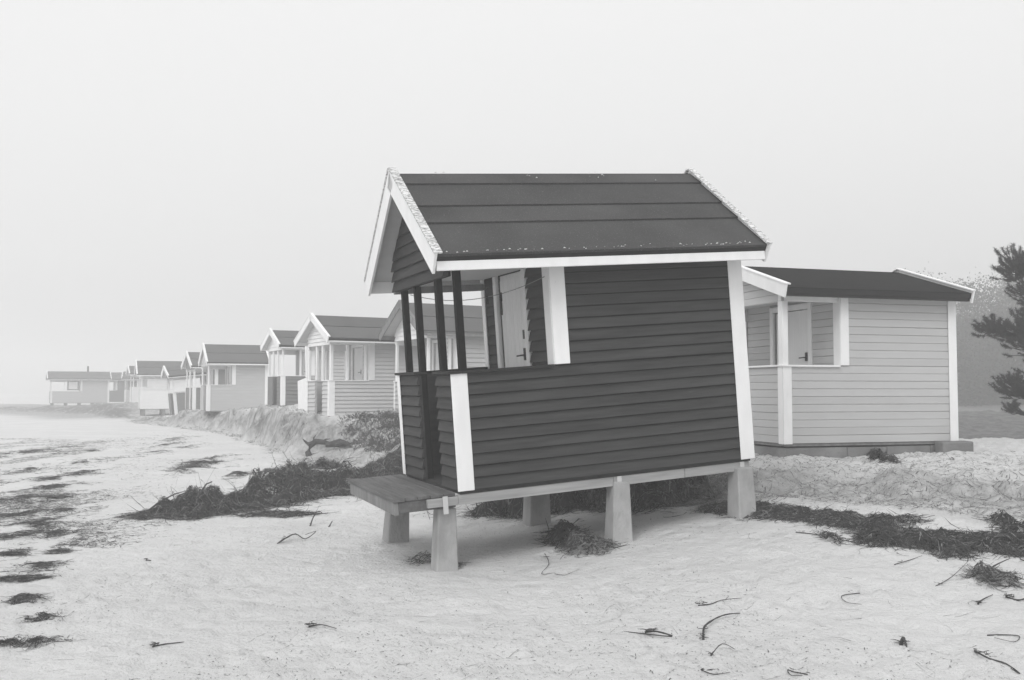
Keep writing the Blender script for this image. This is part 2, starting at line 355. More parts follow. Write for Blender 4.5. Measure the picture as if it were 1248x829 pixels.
# ------------------------------------------------------------------ a beach hut
def hut(name, label, loc, rot, L, W, H, zr, of, ob, os_, ez, rz, p, wall='pale', trim='white', roof='feltmid', barge='white', post='white',
        posts=((.02, .0), (.02, 1.0)), open_y=(.45, 1.1), door_y=(.55, 1.25), style='lap', ex=.12, joined=True, main=False,
        corner=.11, doorm='doorwhite', cap=True, front_wall=None, strips=2, fascia='white', lower=None, farside=True, drip='drip', gable=None, window=None):
    R = thing(name, label, 'beach hut', loc, rot, 'beach huts standing along the dune edge')
    wm, tm = M[wall], M[trim]; t = .05
    fw = M[front_wall] if front_wall else wm
    gm = M[gable] if gable else wm
    lw = M[lower] if lower else wm
    top = ez - .06
    PI2 = math.pi / 2
    # frame walls (cores set 1 mm behind the boards)
    cw = M['darkpost'] if main else wm  # near-black core paints in the shade seen through the gaps between boards
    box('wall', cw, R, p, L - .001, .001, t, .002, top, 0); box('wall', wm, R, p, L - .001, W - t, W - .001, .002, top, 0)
    box('wall', wm, R, L - t, L - .003, t + .001, W - t - .001, .002, top, 0)
    dy0, dy1 = door_y; dz = min(top - .02, 1.86) if not main else top - .012
    # partition with the door
    box('wall', wm, R, p + .002, p + t, t + .001, dy0, .004, top - .002, 0); box('wall', wm, R, p + .002, p + t, dy1, W - t - .001, .004, top - .002, 0)
    box('wall', wm, R, p + .003, p + t, dy0 + .001, dy1 - .001, dz, top - .004, 0)
    # porch half walls
    box('wall', cw if main else lw, R, .001, p - .001, .001, t - .01, .002, zr - .022, 0)
    if farside: box('wall', lw, R, .001, p - .001, W - t + .01, W - .001, .002, zr - .022, 0)
    o0, o1 = open_y
    box('wall', lw, R, .002, t - .01, t - .008, o0 - .002, .003, zr - .023, 0); box('wall', lw, R, .002, t - .01, o1 + .002, W - t + .008, .003, zr - .023, 0)
    # cladding
    clad(R, lw, (0, 0), 0, L if not lower else p, 0, zr, ex, style, joined)
    if lower: clad(R, wm, (p, 0), 0, L - p, 0, zr, ex, style, joined)
    clad(R, wm, (p, 0), 0, L - p, zr, top, ex, style, joined)
    clad(R, wm, (L, 0), PI2, W, 0, top, ex, style, True)
    clad(R, lw if lower else wm, (L, W), math.pi, L, 0, zr, ex, style, True)
    clad(R, wm, (L, W), math.pi, L - p, zr, top, ex, style, True)
    clad(R, fw if not lower else lw, (0, o0), -PI2, o0, 0, zr - .02, ex, style, joined); clad(R, fw if not lower else lw, (0, W), -PI2, W - o1, 0, zr - .02, ex, style, joined)
    clad(R, fw, (p, dy0 - .08), -PI2, dy0 - .08 - .02, .05, top, ex, style, joined); clad(R, fw, (p, W - .02), -PI2, W - .02 - dy1 - .08, .05, top, ex, style, joined)
    clad(R, wm, (p - .003, dy1 + .08), -PI2, dy1 - dy0 + .16, dz + .06, top, ex, style, True) if top - dz - .06 > .08 else None
    # floor and threshold
    box('floor', M['interior'] if main else M['greywood'], R, -.001, L, .0015, W - .0015, -.035, -.001, 0)
    # corner boards
    c = corner
    for zz0, zz1, nm in ((0, zr - .004, 1), ):
        box('corner_board', tm, R, -.030, c, -.034, -.0265, zz0 - .006, zz1)
        if not main: box('corner_board', tm, R, -.034, -.0265, -.026, c * .9, zz0 - .006, zz1)
        box('corner_board', tm, R, -.034, -.0265, W - c * .6, W + .03, zz0 - .006, zz1)
        box('corner_board', tm, R, -.030, c, W + .0265, W + .034, zz0 - .006, zz1)
    box('corner_board', tm, R, L - c, L + .034, -.036, -.027, -.012, top - .001)
    box('corner_board', tm, R, L + .0265, L + .034, -.026, c * .8, -.010, top - .001)
    box('corner_board', tm, R, L - c, L + .034, W + .0265, W + .034, -.010, top - .001)
    box('corner_board', tm, R, p - .026, p + c, -.038, -.0275, zr + .004, top - .001)                 # the board where the closed room begins
    box('corner_board', tm, R, p - .036, p - .0275, -.037, .12, zr - (.0 if not main else .0) + .003, top - .002)
    box('corner_board', tm, R, p - .040, p - .0275, W - .075, W + .02, .06, top - .002)
    # rails on the half walls
    if cap:
        rm = M['darkpost'] if main else tm; w_ = .045
        box('rail_cap', M['drip'] if main else tm, R, .075, p - .045, -.052, .065, zr - .018, zr + .006)
        if farside: box('rail_cap', rm, R, .075, p - .045, W - .065, W + .05, zr - .018, zr + .006)
        box('rail_cap', M['drip'] if main else tm, R, -.05, .074, -.053, o0 + .02, zr - .017, zr + .008)
        box('rail_cap', M['drip'] if main else tm, R, -.05, .074, o1 - .02, W + .052, zr - .017, zr + .008)
    # door
    D_ = box('door', M[doorm], R, p + .012, p + .045, dy0 + .03, dy1 - .03, .02, dz - (.04 if not main else .002))
    gb = MB(); yy = dy0 + .03; nn = 6
    for i in range(nn):
        a = dy0 + .035 + (dy1 - dy0 - .07) * i / nn; b = dy0 + .035 + (dy1 - dy0 - .07) * (i + 1) / nn
        if main: box('door_plank', M[doorm], D_, p + .003, p + .0125, a + .003, b - .003, .03, dz - .05, .002)
    hd = MB(); hy = dy0 + .10 if main else dy0 + .09
    hd.box(p - .012, p + .004, hy - .018, hy + .018, 1.10, 1.22); hd.tube([(p - .045, hy, 1.15), (p - .045, hy + .11, 1.145)], .009, 6); hd.tube([(p - .0, hy, 1.15), (p - .045, hy, 1.15)], .009, 6)
    hd.build('door_handle', M['black'], D_)
    if main:
        h2 = MB(); h2.box(p - .006, p + .003, dy1 - .075, dy1 - .04, 1.58, 1.80); h2.build('hinge', M['black'], D_)
        h2 = MB(); h2.box(p - .006, p + .003, hy - .02, hy + .02, 1.31, 1.40); h2.build('lock_plate', M['black'], D_)
    box('door_frame', tm if not main else M['doorwhite'], R, p - .034, p + .03, dy0 - .085, dy0, .01, dz + .05)
    box('door_frame', tm if not main else M['doorwhite'], R, p - .034, p + .03, dy1, dy1 + .085, .01, dz + .05)
    if not main: box('door_frame', tm, R, p - .033, p + .03, dy0 + .001, dy1 - .001, dz - .03, dz + .049)
    # front posts
    for q in posts:
        x, y = q[0], q[1]; lo = q[2] if len(q) > 2 else zr + .009; th = q[3] if len(q) > 3 else .08
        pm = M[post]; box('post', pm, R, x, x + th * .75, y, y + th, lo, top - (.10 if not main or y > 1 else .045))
    # plates under the roof
    box('top_plate', M['greywood'] if main else tm, R, -.02, p + .0, W - .075, W - .015, top - (.125 if main else .20), top - .055)
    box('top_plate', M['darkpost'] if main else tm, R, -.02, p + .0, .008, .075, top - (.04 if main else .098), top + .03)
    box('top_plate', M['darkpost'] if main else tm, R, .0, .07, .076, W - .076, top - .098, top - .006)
    # gable infill over the porch front: boards cut to the slope
    sl = (rz - ez) / (W / 2 + os_)
    def gcut(z):
        u = (z - ez) / sl - os_ + .05
        u = max(u, -0.0); return (u, W - u)
    gz0 = top - .105
    clad(R, gm, (0.0, W), -PI2, W, gz0, rz - .12, ex, style, joined, gcut)
    for xa in (.001, L - .03):
        mbg = MB()
        pr = [(0, gz0 + .005), (W, gz0 + .005), (W, ez + sl * os_ - .04), (W / 2, rz - .05), (0, ez + sl * os_ - .04)]
        k = len(mbg.V); mbg.V += [(xa, a, b) for a, b in pr] + [(xa + .02, a, b) for a, b in pr]
        mbg.F += [tuple(k + i for i in (4, 3, 2, 1, 0)), tuple(k + 5 + i for i in range(5))] + [(k + i, k + (i + 1) % 5, k + 5 + (i + 1) % 5, k + 5 + i) for i in range(5)]
        mbg.build('gable_board', gm, R)
    # ceiling over the porch
    box('soffit', M['soffit'], R, .09, p - .04, .08, W - .08, top - .012, top + .004)
    # roof: two decks, felt strips overlapping downwards
    x0, x1 = -of, L + ob
    rl = math.hypot(rz - ez, W / 2 + os_); ang = math.atan2(rz - ez, W / 2 + os_)
    for side in (0, 1):
        def pt(s, h):      # s metres down from the ridge, h above the deck plane
            y = W / 2 - s * math.cos(ang) - h * math.sin(ang); z = rz - s * math.sin(ang) + h * math.cos(ang)
            return (y if side == 0 else W - y, z)
        def slab(nm, m_, s0, s1, h0a, h1a, h0b, h1b, xa=x0, xb=x1, par=R, bev=0):
            A, B, C, D4 = pt(s0, h0a), pt(s1, h0b), pt(s1, h1b), pt(s0, h1a)
            V = [(xa, *A), (xb, *A), (xb, *B), (xa, *B), (xa, *D4), (xb, *D4), (xb, *C), (xa, *C)]
            return hexa(nm, m_, par, V, bev)
        deck = slab('roof', M['soffit'], .004, rl - .01, -.045, -.012, -.045, -.012)
        fr = [0, .16, .45, .66, 1.0] if strips == 4 else [0, .5, 1.0] if strips == 2 else [0, 1.0]
        for i in range(len(fr) - 1):
            s0 = max(.0, fr[i] * rl - (.06 if i else 0)); s1 = fr[i + 1] * rl + (.03 if i == len(fr) - 2 else 0)
            lift = .014 if strips > 1 else .0
            slab('felt_strip', M[roof], s0, s1, -.011, -.007, -.0115 + 0, lift, x0 - .002 + .001 * i, x1 + .002, deck)
        slab('roof_edge', M[drip], rl - .005, rl + .035, -.075, -.012, -.075, -.012, x0 + .002, x1 - .002, deck)
        # fascia
        yb = -os_ if side == 0 else W + os_ - .06
        box('fascia', M[fascia], R, x0 + .006, x1 - .006, yb, yb + .028, ez - .145 if main else ez - .12, ez - .062 if side == 0 else ez - .02)
        # barge boards at both ends with their weather caps
        bw_ = .16 if main else .13
        for xa in (x0 - .026, x1 + .003):
            b = slab('barge_board', M[barge], -.012 if side == 0 else -.011, rl + .06, -bw_, .035, -bw_, .035, xa, xa + .023, R)
            slab('barge_cap', M['worn'] if main else M[barge], -.012, rl + .065, .036, .056, .036, .056, xa - .012 if xa < 0 else xa - .035, xa + .065 if xa < 0 else xa + .03, b, .003)
    return R

# ------------------------------------------------------------------ the collapsed dark hut in front
MAIN_ROT = (.0112, -.076, .36); MAIN_LOC = Vector((-.4558, 9.0735, -.8663 + CAMZ)); MR = Euler(MAIN_ROT).to_matrix()
def ml(x, y, z): return MR @ Vector((x, y, z)) + MAIN_LOC
main = hut('tilted_beach_hut', 'dark timber beach hut tilted forward on concrete piers over the washed out sand', MAIN_LOC, MAIN_ROT,
           3.0, 1.83, 1.95, 1.0445, .19, .10, .354, 2.057, 2.982, 1.0, wall='dark', trim='white', roof='felt', post='darkpost', barge='white',
           posts=((.02, 1.59), (.02, 1.10, .0), (.02, .385), (.08, .005)), open_y=(.47, 1.10), door_y=(.66, 1.40), ex=.1045, joined=False, main=True, strips=4, corner=.125)
main['group'] = 'beach huts standing along the dune edge'
# sill beam and deck in front
for nm, a in (('sill_beam', (-.02, 1.50, .005, .055)), ('sill_beam', (1.503, 2.26, .007, .055)), ('sill_beam', (2.263, 2.985, .005, .055)), ('sill_beam', (-.02, 2.985, 1.77, 1.82))):
    box(nm, M['rawwood'], main, a[0], a[1], a[2], a[3], -.125, -.037)
for x in (.4, 1.0, 1.6, 2.2, 2.8): box('floor_joist', M['greywood'], main, x, x + .05, .057, 1.768, -.12, -.038, 0)
step = thing('plank_step', 'weathered plank step across the open front of the tilted hut', 'step', MAIN_LOC, MAIN_ROT)
wd_ = .57 / 5
for i in range(5):
    x = -.60 + i * wd_
    hexa('plank', M['deckwood'], step, boxv(x + .003, x + wd_ - .003, .06 + random.uniform(-.012, .012), 1.95 + random.uniform(-.01, .01), -.050 + random.uniform(-.002, .002), -.018 + random.uniform(-.003, .003)), .004)
box('step_beam', M['greywood'], step, -.585, -.545, .075, 1.94, -.165, -.052)
box('step_beam', M['deckwood'], step, -.544, -.025, .078, .118, -.150, -.052)
box('step_beam', M['greywood'], step, -.544, -.025, 1.895, 1.935, -.150, -.052)
box('step_beam', M['rawwood'], step, -.30, -.022, .006, .056, -.125, -.052)
# lichen and grit along the eave and the ridge
mb = MB()
sl_ = (2.982 - 2.057) / (.915 + .354); an_ = math.atan(sl_)
for i in range(120):
    x = random.uniform(-.1, 3.02); k = random.random()
    if (math.sin(x * 5.3) + math.sin(x * 11.7 + 1) < random.uniform(-2, 1.2)): continue
    s = 1.575 + random.gauss(0, .012) if k < .82 else random.uniform(.02, .16) if k < .95 else random.uniform(.2, 1.5)
    if .82 < k < .95: x = random.choice((.25, 1.15, 1.28, 1.9, 2.0)) + random.gauss(0, .06)
    y = .915 - s * math.cos(an_); z = 2.982 - s * math.sin(an_) + .019
    r = random.uniform(.004, .011)
    mb.add([(x + r * random.uniform(.6, 2), y, z), (x - r, y + r, z), (x - r * 1.3, y - r, z), (x, y, z + r * 1.2)], [(0, 1, 3), (1, 2, 3), (2, 0, 3), (0, 2, 1)])
o = mb.build('lichen', M['worn'], main); o['kind'] = 'stuff'
# galvanised straps where the beam meets its piers
for x in (-.165, 1.535, 2.88): box('strap', M['metal'], main, x, x + .045, -.006, .004, -.19, -.036, 0)

# clothes line across the porch
cl = thing('clothes_line', 'thin clothes line with two pegs sagging across the porch of the tilted hut', 'clothes line', MAIN_LOC, MAIN_ROT)
pts = []
for i in range(15):
    u = i / 14; x = .14 + .82 * u; y = 1.75 - 1.70 * u; pts.append((x, y, 1.86 - .32 * u * (1 - u) * 1.6 - .0 * u))
m_ = MB(); m_.tube(pts, .0035, 4); m_.build('line', M['greywood'], cl)
for u in (.60, .70):
    x = .14 + .82 * u; y = 1.75 - 1.70 * u; z = 1.86 - .32 * u * (1 - u) * 1.6
    m_ = MB(); m_.box(x - .006, x + .006, y - .006, y + .006, z - .07, z + .012); m_.build('peg', M['darkpost'], cl)

# concrete piers under it
def pier(label, x, y, ztop, wt, wb, rz=.36, tilt=(0, 0), gr='concrete piers under the tilted hut', post=False):
    zg = gz(x, y); b = zg - .35; h = ztop - b
    R = thing('concrete_pier', label, 'pier', (x, y, b), (tilt[0], tilt[1], rz), gr)
    a, c = wb / 2 * 1.06, wt / 2
    V = [(-a, -a, 0), (a, -a, 0), (a, a, 0), (-a, a, 0), (-c, -c, h), (c, -c, h), (c, c, h), (-c, c, h)]
    hexa('block', M['concrete'], R, V, .012)
    if post: box('packing_post', M['rawwood'], R, -.035, .035, -.04, .04, h + .001, h + .06, .002)
pier('tapered concrete pier under the near front corner of the tilted hut', -.60, 9.20, .575, .165, .215, .36, post=True)
pier('leaning concrete pier under the far end of the plank step', -1.24, 10.85, .52, .20, .25, .36, (0, .05))
pier('tapered concrete pier under the middle of the tilted hut side', 1.0, 9.69, .765, .165, .22, .36)
pier('tapered concrete pier under the back corner of the tilted hut', 2.27, 10.14, .865, .18, .22, .42, (0, -.03))
pier('shaded concrete pier behind, under the far side of the tilted hut', .27, 11.28, .80, .20, .26, .36)

# ------------------------------------------------------------------ pale hut on the right
hb = hut('beach_hut', 'pale grey boarded beach hut with low dark roof behind the tilted one', (3.516, 13.262, -.667 + CAMZ), (0, 0, .299),
         2.655, 2.44, 1.99, 1.013, .118, .085, .251, 2.012, 2.46, .871, wall='pale', trim='white', roof='feltdark', strips=1, style='flush', ex=.100, joined=False,
         posts=((-.02, -.02, 1.02, .11), (.02, 1.55, 0, .09)), open_y=(.97, 1.6), door_y=(.72, 1.62), corner=.10, drip='drip', fascia='drip')
fb = thing('foundation', 'low concrete foundation strip under the pale right hut', 'foundation', (3.516, 13.262, -.667 + CAMZ), (0, 0, .299))
xx = 0.0
for ln in (.95, .62, .70, .40):
    box('kerb_stone', M['plinth'], fb, xx + .004, xx + ln - .004, .01, .16, -.24, -.055 + random.uniform(-.006, .004), .008); xx += ln
box('kerb_stone', M['plinth'], fb, .012, .16, .165, 2.42, -.24, -.057, .008)
box('sill', M['drip'], fb, .01, 2.64, .02, .10, -.052, -.036, 0)
q = Matrix.Rotation(.299, 3, 'Z') @ Vector((2.52, -.12, 0)) + Vector((3.516, 13.262, 0))
bl = thing('concrete_block', 'loose rough concrete block at the back corner of the pale right hut', 'block', (q.x, q.y, gz(q.x, q.y) - .03), (.03, -.02, .2))
hexa('block', M['plinth'], bl, boxv(-.22, .24, -.11, .10, 0, .17), .014)

# ------------------------------------------------------------------ the row of huts to the left
def row(name, label, a, **k):
    return hut(name, label, (a['tx'], a['ty'], a['tz'] + CAMZ), (0, a.get('pitch', 0), a['yaw']), a['L'], a['W'], a['H'], a['zr'], a['of'], a['ob'], a['os'], a['ez'], a['rz'], a['p'], **k)
def P(s): return {k: float(v) for k, v in (t.split('=') for t in s.split())}
row('beach_hut', 'pale hut with grey barge boards seen between the dark porch posts', P('tx=-1.961 ty=23.792 tz=-0.626 yaw=0.507 L=3.0 W=1.928 H=1.962 zr=0.895 of=0.289 ob=0.150 os=0.291 ez=2.05 rz=2.786 p=0.75'),
    wall='palegrey', barge='greywood', roof='feltmid', posts=((.0, -.02), (.0, 1.86), (.55, .0)), ex=.105, gable='white', drip='greywood', fascia='greywood')
row('beach_hut', 'pale lap boarded hut with white barge boards and many white porch posts', P('tx=-4.728 ty=26.649 tz=-0.616 yaw=0.515 L=3.0 W=1.795 H=1.96 zr=0.923 of=0.226 ob=0.150 os=0.457 ez=2.018 rz=2.68 p=1.103'),
    wall='pale_d', posts=((.0, -.02, .0, .10), (.0, 1.1), (.0, 1.72, .0, .09), (.45, -.0), (.95, .0), (.5, 1.75), (.0, .62)), open_y=(.55, 1.15), ex=.108, corner=.12, gable='white')
row('beach_hut', 'small hut with white posts and a grey lower wall, third left of the tilted hut', P('tx=-7.640 ty=34.045 tz=-0.444 yaw=0.476 L=3.0 W=1.86 H=1.963 zr=.991 of=.188 ob=.15 os=.259 ez=2.015 rz=2.56 p=1.0'),
    wall='palegrey', lower='midwall', posts=((.0, -.01, .99, .09), (.0, 1.78), (.0, .6), (.0, 1.2), (.6, .0)), open_y=(.6, 1.2), ex=.12, gable='white')
row('beach_hut', 'plain pale hut with a smooth side wall and dark roof above the eroded bank', P('tx=-12.555 ty=42.294 tz=-0.774 yaw=0.425 L=2.439 W=1.86 H=1.954 zr=1.075 of=.084 ob=.03 os=.306 ez=2.018 rz=2.8 p=1.019'),
    wall='lightwall', posts=((.0, -.01), (.3, 1.75), (.0, 1.78)), style='flush', ex=.12, door_y=(.5, 1.2))
row('beach_hut', 'narrow hut with white corner posts, its front just left of the plain pale hut', P('tx=-14.740 ty=47.455 tz=-0.808 yaw=0.484 L=3.0 W=1.863 H=1.953 zr=1.031 of=.178 ob=.15 os=.288 ez=2.03 rz=2.702 p=1.0'),
    wall='midwall', lower='midwall', posts=((.0, -.01, .0, .10), (.0, 1.0, .0, .09), (.0, 1.78, .0)), style='flush', ex=.14)
row('beach_hut', 'small grey hut leaning seaward off the bank with an open window bay', P('tx=-17.0 ty=51.9 tz=-1.16 yaw=0.468 L=2.6 W=1.851 H=1.954 zr=1.115 of=.236 ob=.15 os=.302 ez=2.015 rz=2.5 p=1.7 pitch=-.10'),
    wall='midwall', posts=((.0, .0), (.9, .0), (.0, 1.78)), style='flush', ex=.14)
row('beach_hut', 'bright white hut raised on piers above the beach', P('tx=-21.349 ty=59.012 tz=-.968 yaw=.405 L=2.5 W=1.851 H=1.953 zr=1.128 of=.249 ob=.118 os=.299 ez=2.013 rz=2.802 p=1.6'),
    wall='whitewall', posts=((.0, -.01), (.7, .0), (.0, 1.78)), style='flush', ex=.14)
row('beach_hut', 'faint white hut directly left of the raised white hut', P('tx=-26.614 ty=71.967 tz=-.731 yaw=.452 L=3.0 W=1.851 H=1.948 zr=1.1 of=.262 ob=.15 os=.3 ez=2.05 rz=2.602 p=1.0'),
    wall='whitewall', posts=((.0, -.01), (.0, 1.78)), style='flush', ex=.2)
row('beach_hut', 'faint hut showing only a small white gable in the fog', P('tx=-33.252 ty=88.032 tz=-.841 yaw=.284 L=3.0 W=1.851 H=1.953 zr=1.0 of=.241 ob=.15 os=.3 ez=2.05 rz=2.631 p=1.0'),
    wall='palegrey', posts=((.0, -.01), (.0, 1.78)), style='flush', ex=.2)
kh = row('beach_hut', 'long pale hut at the far left end of the row with a stove pipe', P('tx=-38.228 ty=84.984 tz=-.896 yaw=.469 L=4.5 W=1.851 H=1.955 zr=.971 of=.286 ob=.15 os=.295 ez=2.024 rz=2.646 p=2.3'),
    wall='lightwall', posts=((.0, -.01), (1.0, .0), (.0, 1.78)), style='flush', ex=.2)
mbk = MB(); mbk.tube([(2.9, 1.0, 2.5), (2.9, 1.0, 3.1)], .07, 8); mbk.build('stove_pipe', M['drip'], kh)
wf = box('window', M['midwall'], kh, 1.25, 2.15, .10, .14, 1.05, 1.85, 0); box('pane', M['whitewall'], wf, 1.36, 2.04, .09, .099, 1.15, 1.75, 0)
row('beach_hut', 'grey hut close behind the long hut at the far left, almost lost in fog', P('tx=-36.6 ty=92.0 tz=-.85 yaw=.47 L=3.2 W=1.9 H=1.955 zr=1.0 of=.286 ob=.15 os=.295 ez=2.024 rz=2.646 p=1.0'),
    wall='midwall', posts=((.0, -.01), (.0, 1.78)), style='flush', ex=.2)
# timber piers under the raised huts
def underpiers(R_, L_, W_, n, depth, label):
    k = 0
    for i in range(n):
        for y in (.1, W_ - .1):
            x = .15 + (L_ - .3) * i / (n - 1); p_ = R_.matrix_basis @ Vector((x, y, -.03))
            o = box('timber_pier', M['greywood'], None, -.09, .09, -.09, .09, -depth, .0, 0); o.location = p_; o.rotation_euler = (0, 0, R_.rotation_euler[2])
            tag(o, '%s timber pier of the %s row under the %s' % (['first', 'second', 'third', 'fourth', 'fifth'][i], 'near' if y < 1 else 'far', label), 'pier', 'timber piers under the ' + label)
bpy.context.view_layer.update()
huts = [o for o in COL.objects if o.type == 'EMPTY' and o.get('category') == 'beach hut']
for o in huts:
    if 'raised on piers' in o['label']: underpiers(o, 2.5, 1.85, 3, 1.0, 'raised white hut')
    if 'stove pipe' in o['label']: underpiers(o, 4.5, 1.85, 5, .8, 'long far left hut')
# leaning panel and post beside the pale lap boarded hut
q = Vector((-5.98, 30.2, 0)); q.z = gz(q.x, q.y)
lp = thing('leaning_panel', 'white boarded panel leaning outward between the second and third hut', 'panel', q, (rad(0), rad(6), .5 + math.pi / 2))
for i in range(5): box('board', M['white'], lp, .0 + i * .19, .185 + i * .19, 0, .03, .0, 1.0)
box('rail', M['white'], lp, -.02, .97, -.035, -.001, .93, .99)
box('post', M['white'], lp, .0, .09, -.03, .05, 1.001, 2.1)

# ------------------------------------------------------------------ seaweed, twigs, plants
def strand(mb, p, yaw, ln, wdt, lift=.0, curl=1.0, seg=4, cling=True):
    pts = []; a = yaw; x, y, z = p; dz = random.uniform(-.1, .25) * lift; ca = random.uniform(-1, 1) * curl
    for i in range(seg + 1):
        pts.append((x, y, z)); a += ca + random.uniform(-.4, .4) * curl; s = ln / seg
        x += math.cos(a) * s; y += math.sin(a) * s; z += dz * s * 4 + random.uniform(-.15, .15) * s
    k = len(mb.V); tw = random.uniform(0, 3.14)
    for i, q in enumerate(pts):
        w_ = wdt * (1 - .6 * i / seg); c, s = math.cos(tw + i * .5), math.sin(tw + i * .5)
        mb.V += [(q[0] - w_ * c, q[1] - w_ * s * .5, q[2] - w_ * s * .6), (q[0] + w_ * c, q[1] + w_ * s * .5, q[2] + w_ * s * .6)]
    for i in range(seg): mb.F.append((k + 2 * i, k + 2 * i + 1, k + 2 * i + 3, k + 2 * i + 2))
def heap(label, blobs, n, cat='seaweed', name='seaweed_heap', group=None, ln=(.12, .4), wdt=.006, light=.25, lift=1.0, mound=True, moundres=.035, flat=False):
    """blobs: (x, y, rx, ry, h) in metres"""
    B = np.array(blobs, float); o = B[:, :2].mean(0)
    R_ = thing(name, label, cat, (o[0], o[1], 0), group=group)
    def hh(x, y):
        h = np.zeros_like(x)
        for bx, by, rx, ry, bh in B: h = np.maximum(h, bh * np.sign(q := 1 - ((x - bx) / rx) ** 2 - ((y - by) / ry) ** 2) * np.minimum(np.abs(q) * 1.6, 1) ** .8)
        f = fbm(x * 6, y * 6, 4, 77)
        f3 = fbm(x * 1.9, y * 1.9, 2, 79)
        return h * np.clip(.8 + 1.0 * f + 1.1 * f3, .05, 1.7) + np.clip(h, -.05, .05) * f * .9
    if mound:
        x0, x1 = (B[:, 0] - B[:, 2]).min(), (B[:, 0] + B[:, 2]).max(); y0, y1 = (B[:, 1] - B[:, 3]).min(), (B[:, 1] + B[:, 3]).max()
        gx, gy = np.meshgrid(np.arange(x0, x1, moundres), np.arange(y0, y1, moundres)); h = hh(gx, gy) * .8
        f2 = fbm(gx * 14, gy * 14, 3, 99); h2 = h + f2 * .05 * (h > 0); keep = (h2 > .015) & (fbm(gx * 2.0, gy * 2.0, 4, 64) > (-.12 if n > 12000 else -.3))
        z = ground(gx, gy) + h2 - .01; id_ = -np.ones(gx.shape, int); V = []; F_ = []
        for j in range(gx.shape[0] - 1):
            for i in range(gx.shape[1] - 1):
                if keep[j, i] and keep[j, i + 1] and keep[j + 1, i] and keep[j + 1, i + 1]:
                    f = []
                    for (a, b) in ((j, i), (j, i + 1), (j + 1, i + 1), (j + 1, i)):
                        if id_[a, b] < 0: id_[a, b] = len(V); V.append((gx[a, b] - o[0], gy[a, b] - o[1], z[a, b]))
                        f.append(id_[a, b])
                    F_.append(tuple(int(v) for v in f))
        if F_:
            mo = link('mound', mesh('mound', V, F_), M['weed'], R_); mo['kind'] = 'stuff'
    wts = B[:, 2] * B[:, 3]; wts = wts / wts.sum(); ch = rng.choice(len(B), n, p=wts)
    rr = np.sqrt(rng.random(n)) * 1.04; k_ = rng.random(n) < .12; rr[k_] = np.abs(rng.normal(.95, .3, k_.sum())); th = rng.random(n) * 6.283
    if flat: rr = np.abs(rng.normal(0, .75, n))
    px = B[ch, 0] + rr * np.cos(th) * B[ch, 2]; py = B[ch, 1] + rr * np.sin(th) * B[ch, 3]
    if not flat:
        k = fbm(px * 2.0, py * 2.0, 4, 64) > (-.16 if n > 12000 else -.5); px, py, ch = px[k], py[k], ch[k]; n = len(px)
    if flat:
        k = fbm(px * 2.2, py * 1.1, 4, 61) + .5 * fbm(px * 9, py * 6, 3, 63); k = k > max(.04, np.quantile(k, .55)) if (k > .04).mean() > .2 else k > np.quantile(k, .6); px, py = px[k], py[k]; n = len(px)
    A, C = MB(), MB(); UA, UC = [], []
    for i in range(n):
        t_, u_ = (C, UC) if random.random() < light else (A, UA)
        stick = (not flat) and random.random() < .03
        k = len(t_.V)
        strand(t_, (px[i], py[i], 0), random.uniform(0, 6.28) if not flat else random.gauss(0, .8) + (3.14 if random.random() < .5 else 0), random.uniform(*ln), wdt * random.uniform(.45, 1.4), random.uniform(.5, 2) * lift if stick else .12 * lift, .75)
        u_ += [(.45 + .65 * random.random())] * (len(t_.V) - k)
    for b_, m_, u_ in ((A, 'weed', UA), (C, 'weedlight', UC)):
        if not b_.V: continue
        V = np.array(b_.V); V[:, 2] = V[:, 2] * .8 + ground(V[:, 0], V[:, 1]) + np.maximum(hh(V[:, 0], V[:, 1]), 0) * np.array(u_) + .006
        V[:, 0] -= o[0]; V[:, 1] -= o[1]; b_.V = [tuple(v) for v in V]
        ob = b_.build('strands', M[m_], R_); ob['kind'] = 'stuff'
    return R_
def pb(px, py, rx, ry, h):
    """a blob at the ground point seen there, px radii turned into metres"""
    q = gp(px, py); return (q.x, q.y, max(.04, rx * q.y / FPX), max(.06, 1.45 * ry * q.y ** 2 / (FPX * (CAMZ - q.z))), h)
heap('large tangled seaweed heap at the foot of the dune left of the plank step',
     [pb(300, 612, 25, 5, .12), pb(330, 605, 32, 9, .22), pb(365, 603, 35, 8, .23), pb(400, 598, 40, 8, .22), pb(350, 590, 30, 6, .18), pb(385, 578, 28, 6, .16), pb(430, 590, 35, 8, .17), pb(465, 582, 35, 9, .16), pb(490, 574, 30, 8, .16)],
     15000, ln=(.10, .38), wdt=.0055, light=.22)
heap('lower straggling seaweed heap with bare twigs on the open sand',
     [pb(185, 629, 28, 2.5, .04), pb(215, 624, 28, 5, .12), pb(245, 623, 30, 6, .17), pb(268, 622, 26, 5, .12), pb(300, 622, 22, 3, .06), pb(340, 629, 45, 1.5, .03)],
     8500, ln=(.08, .34), wdt=.0048, light=.2)
heap('dark seaweed line along the dune foot right of the tilted hut',
     [pb(835, 612, 28, 1.8, .03), pb(880, 620, 28, 2.2, .04), pb(925, 624, 30, 2.9, .04), pb(965, 628, 30, 2.9, .04), pb(1005, 633, 28, 3.2, .04), pb(1035, 637, 25, 3.6, .04), pb(1065, 645, 28, 3.6, .04),
      pb(1075, 660, 30, 4.3, .05), pb(1115, 657, 34, 3.6, .05), pb(1155, 662, 34, 4.3, .05), pb(1160, 672, 24, 2.9, .04), pb(1195, 662, 30, 3.6, .05), pb(1235, 668, 34, 4.3, .05), pb(1270, 674, 34, 5.0, .05)],
     11000, ln=(.05, .24), wdt=.0042, light=.15, lift=.5)
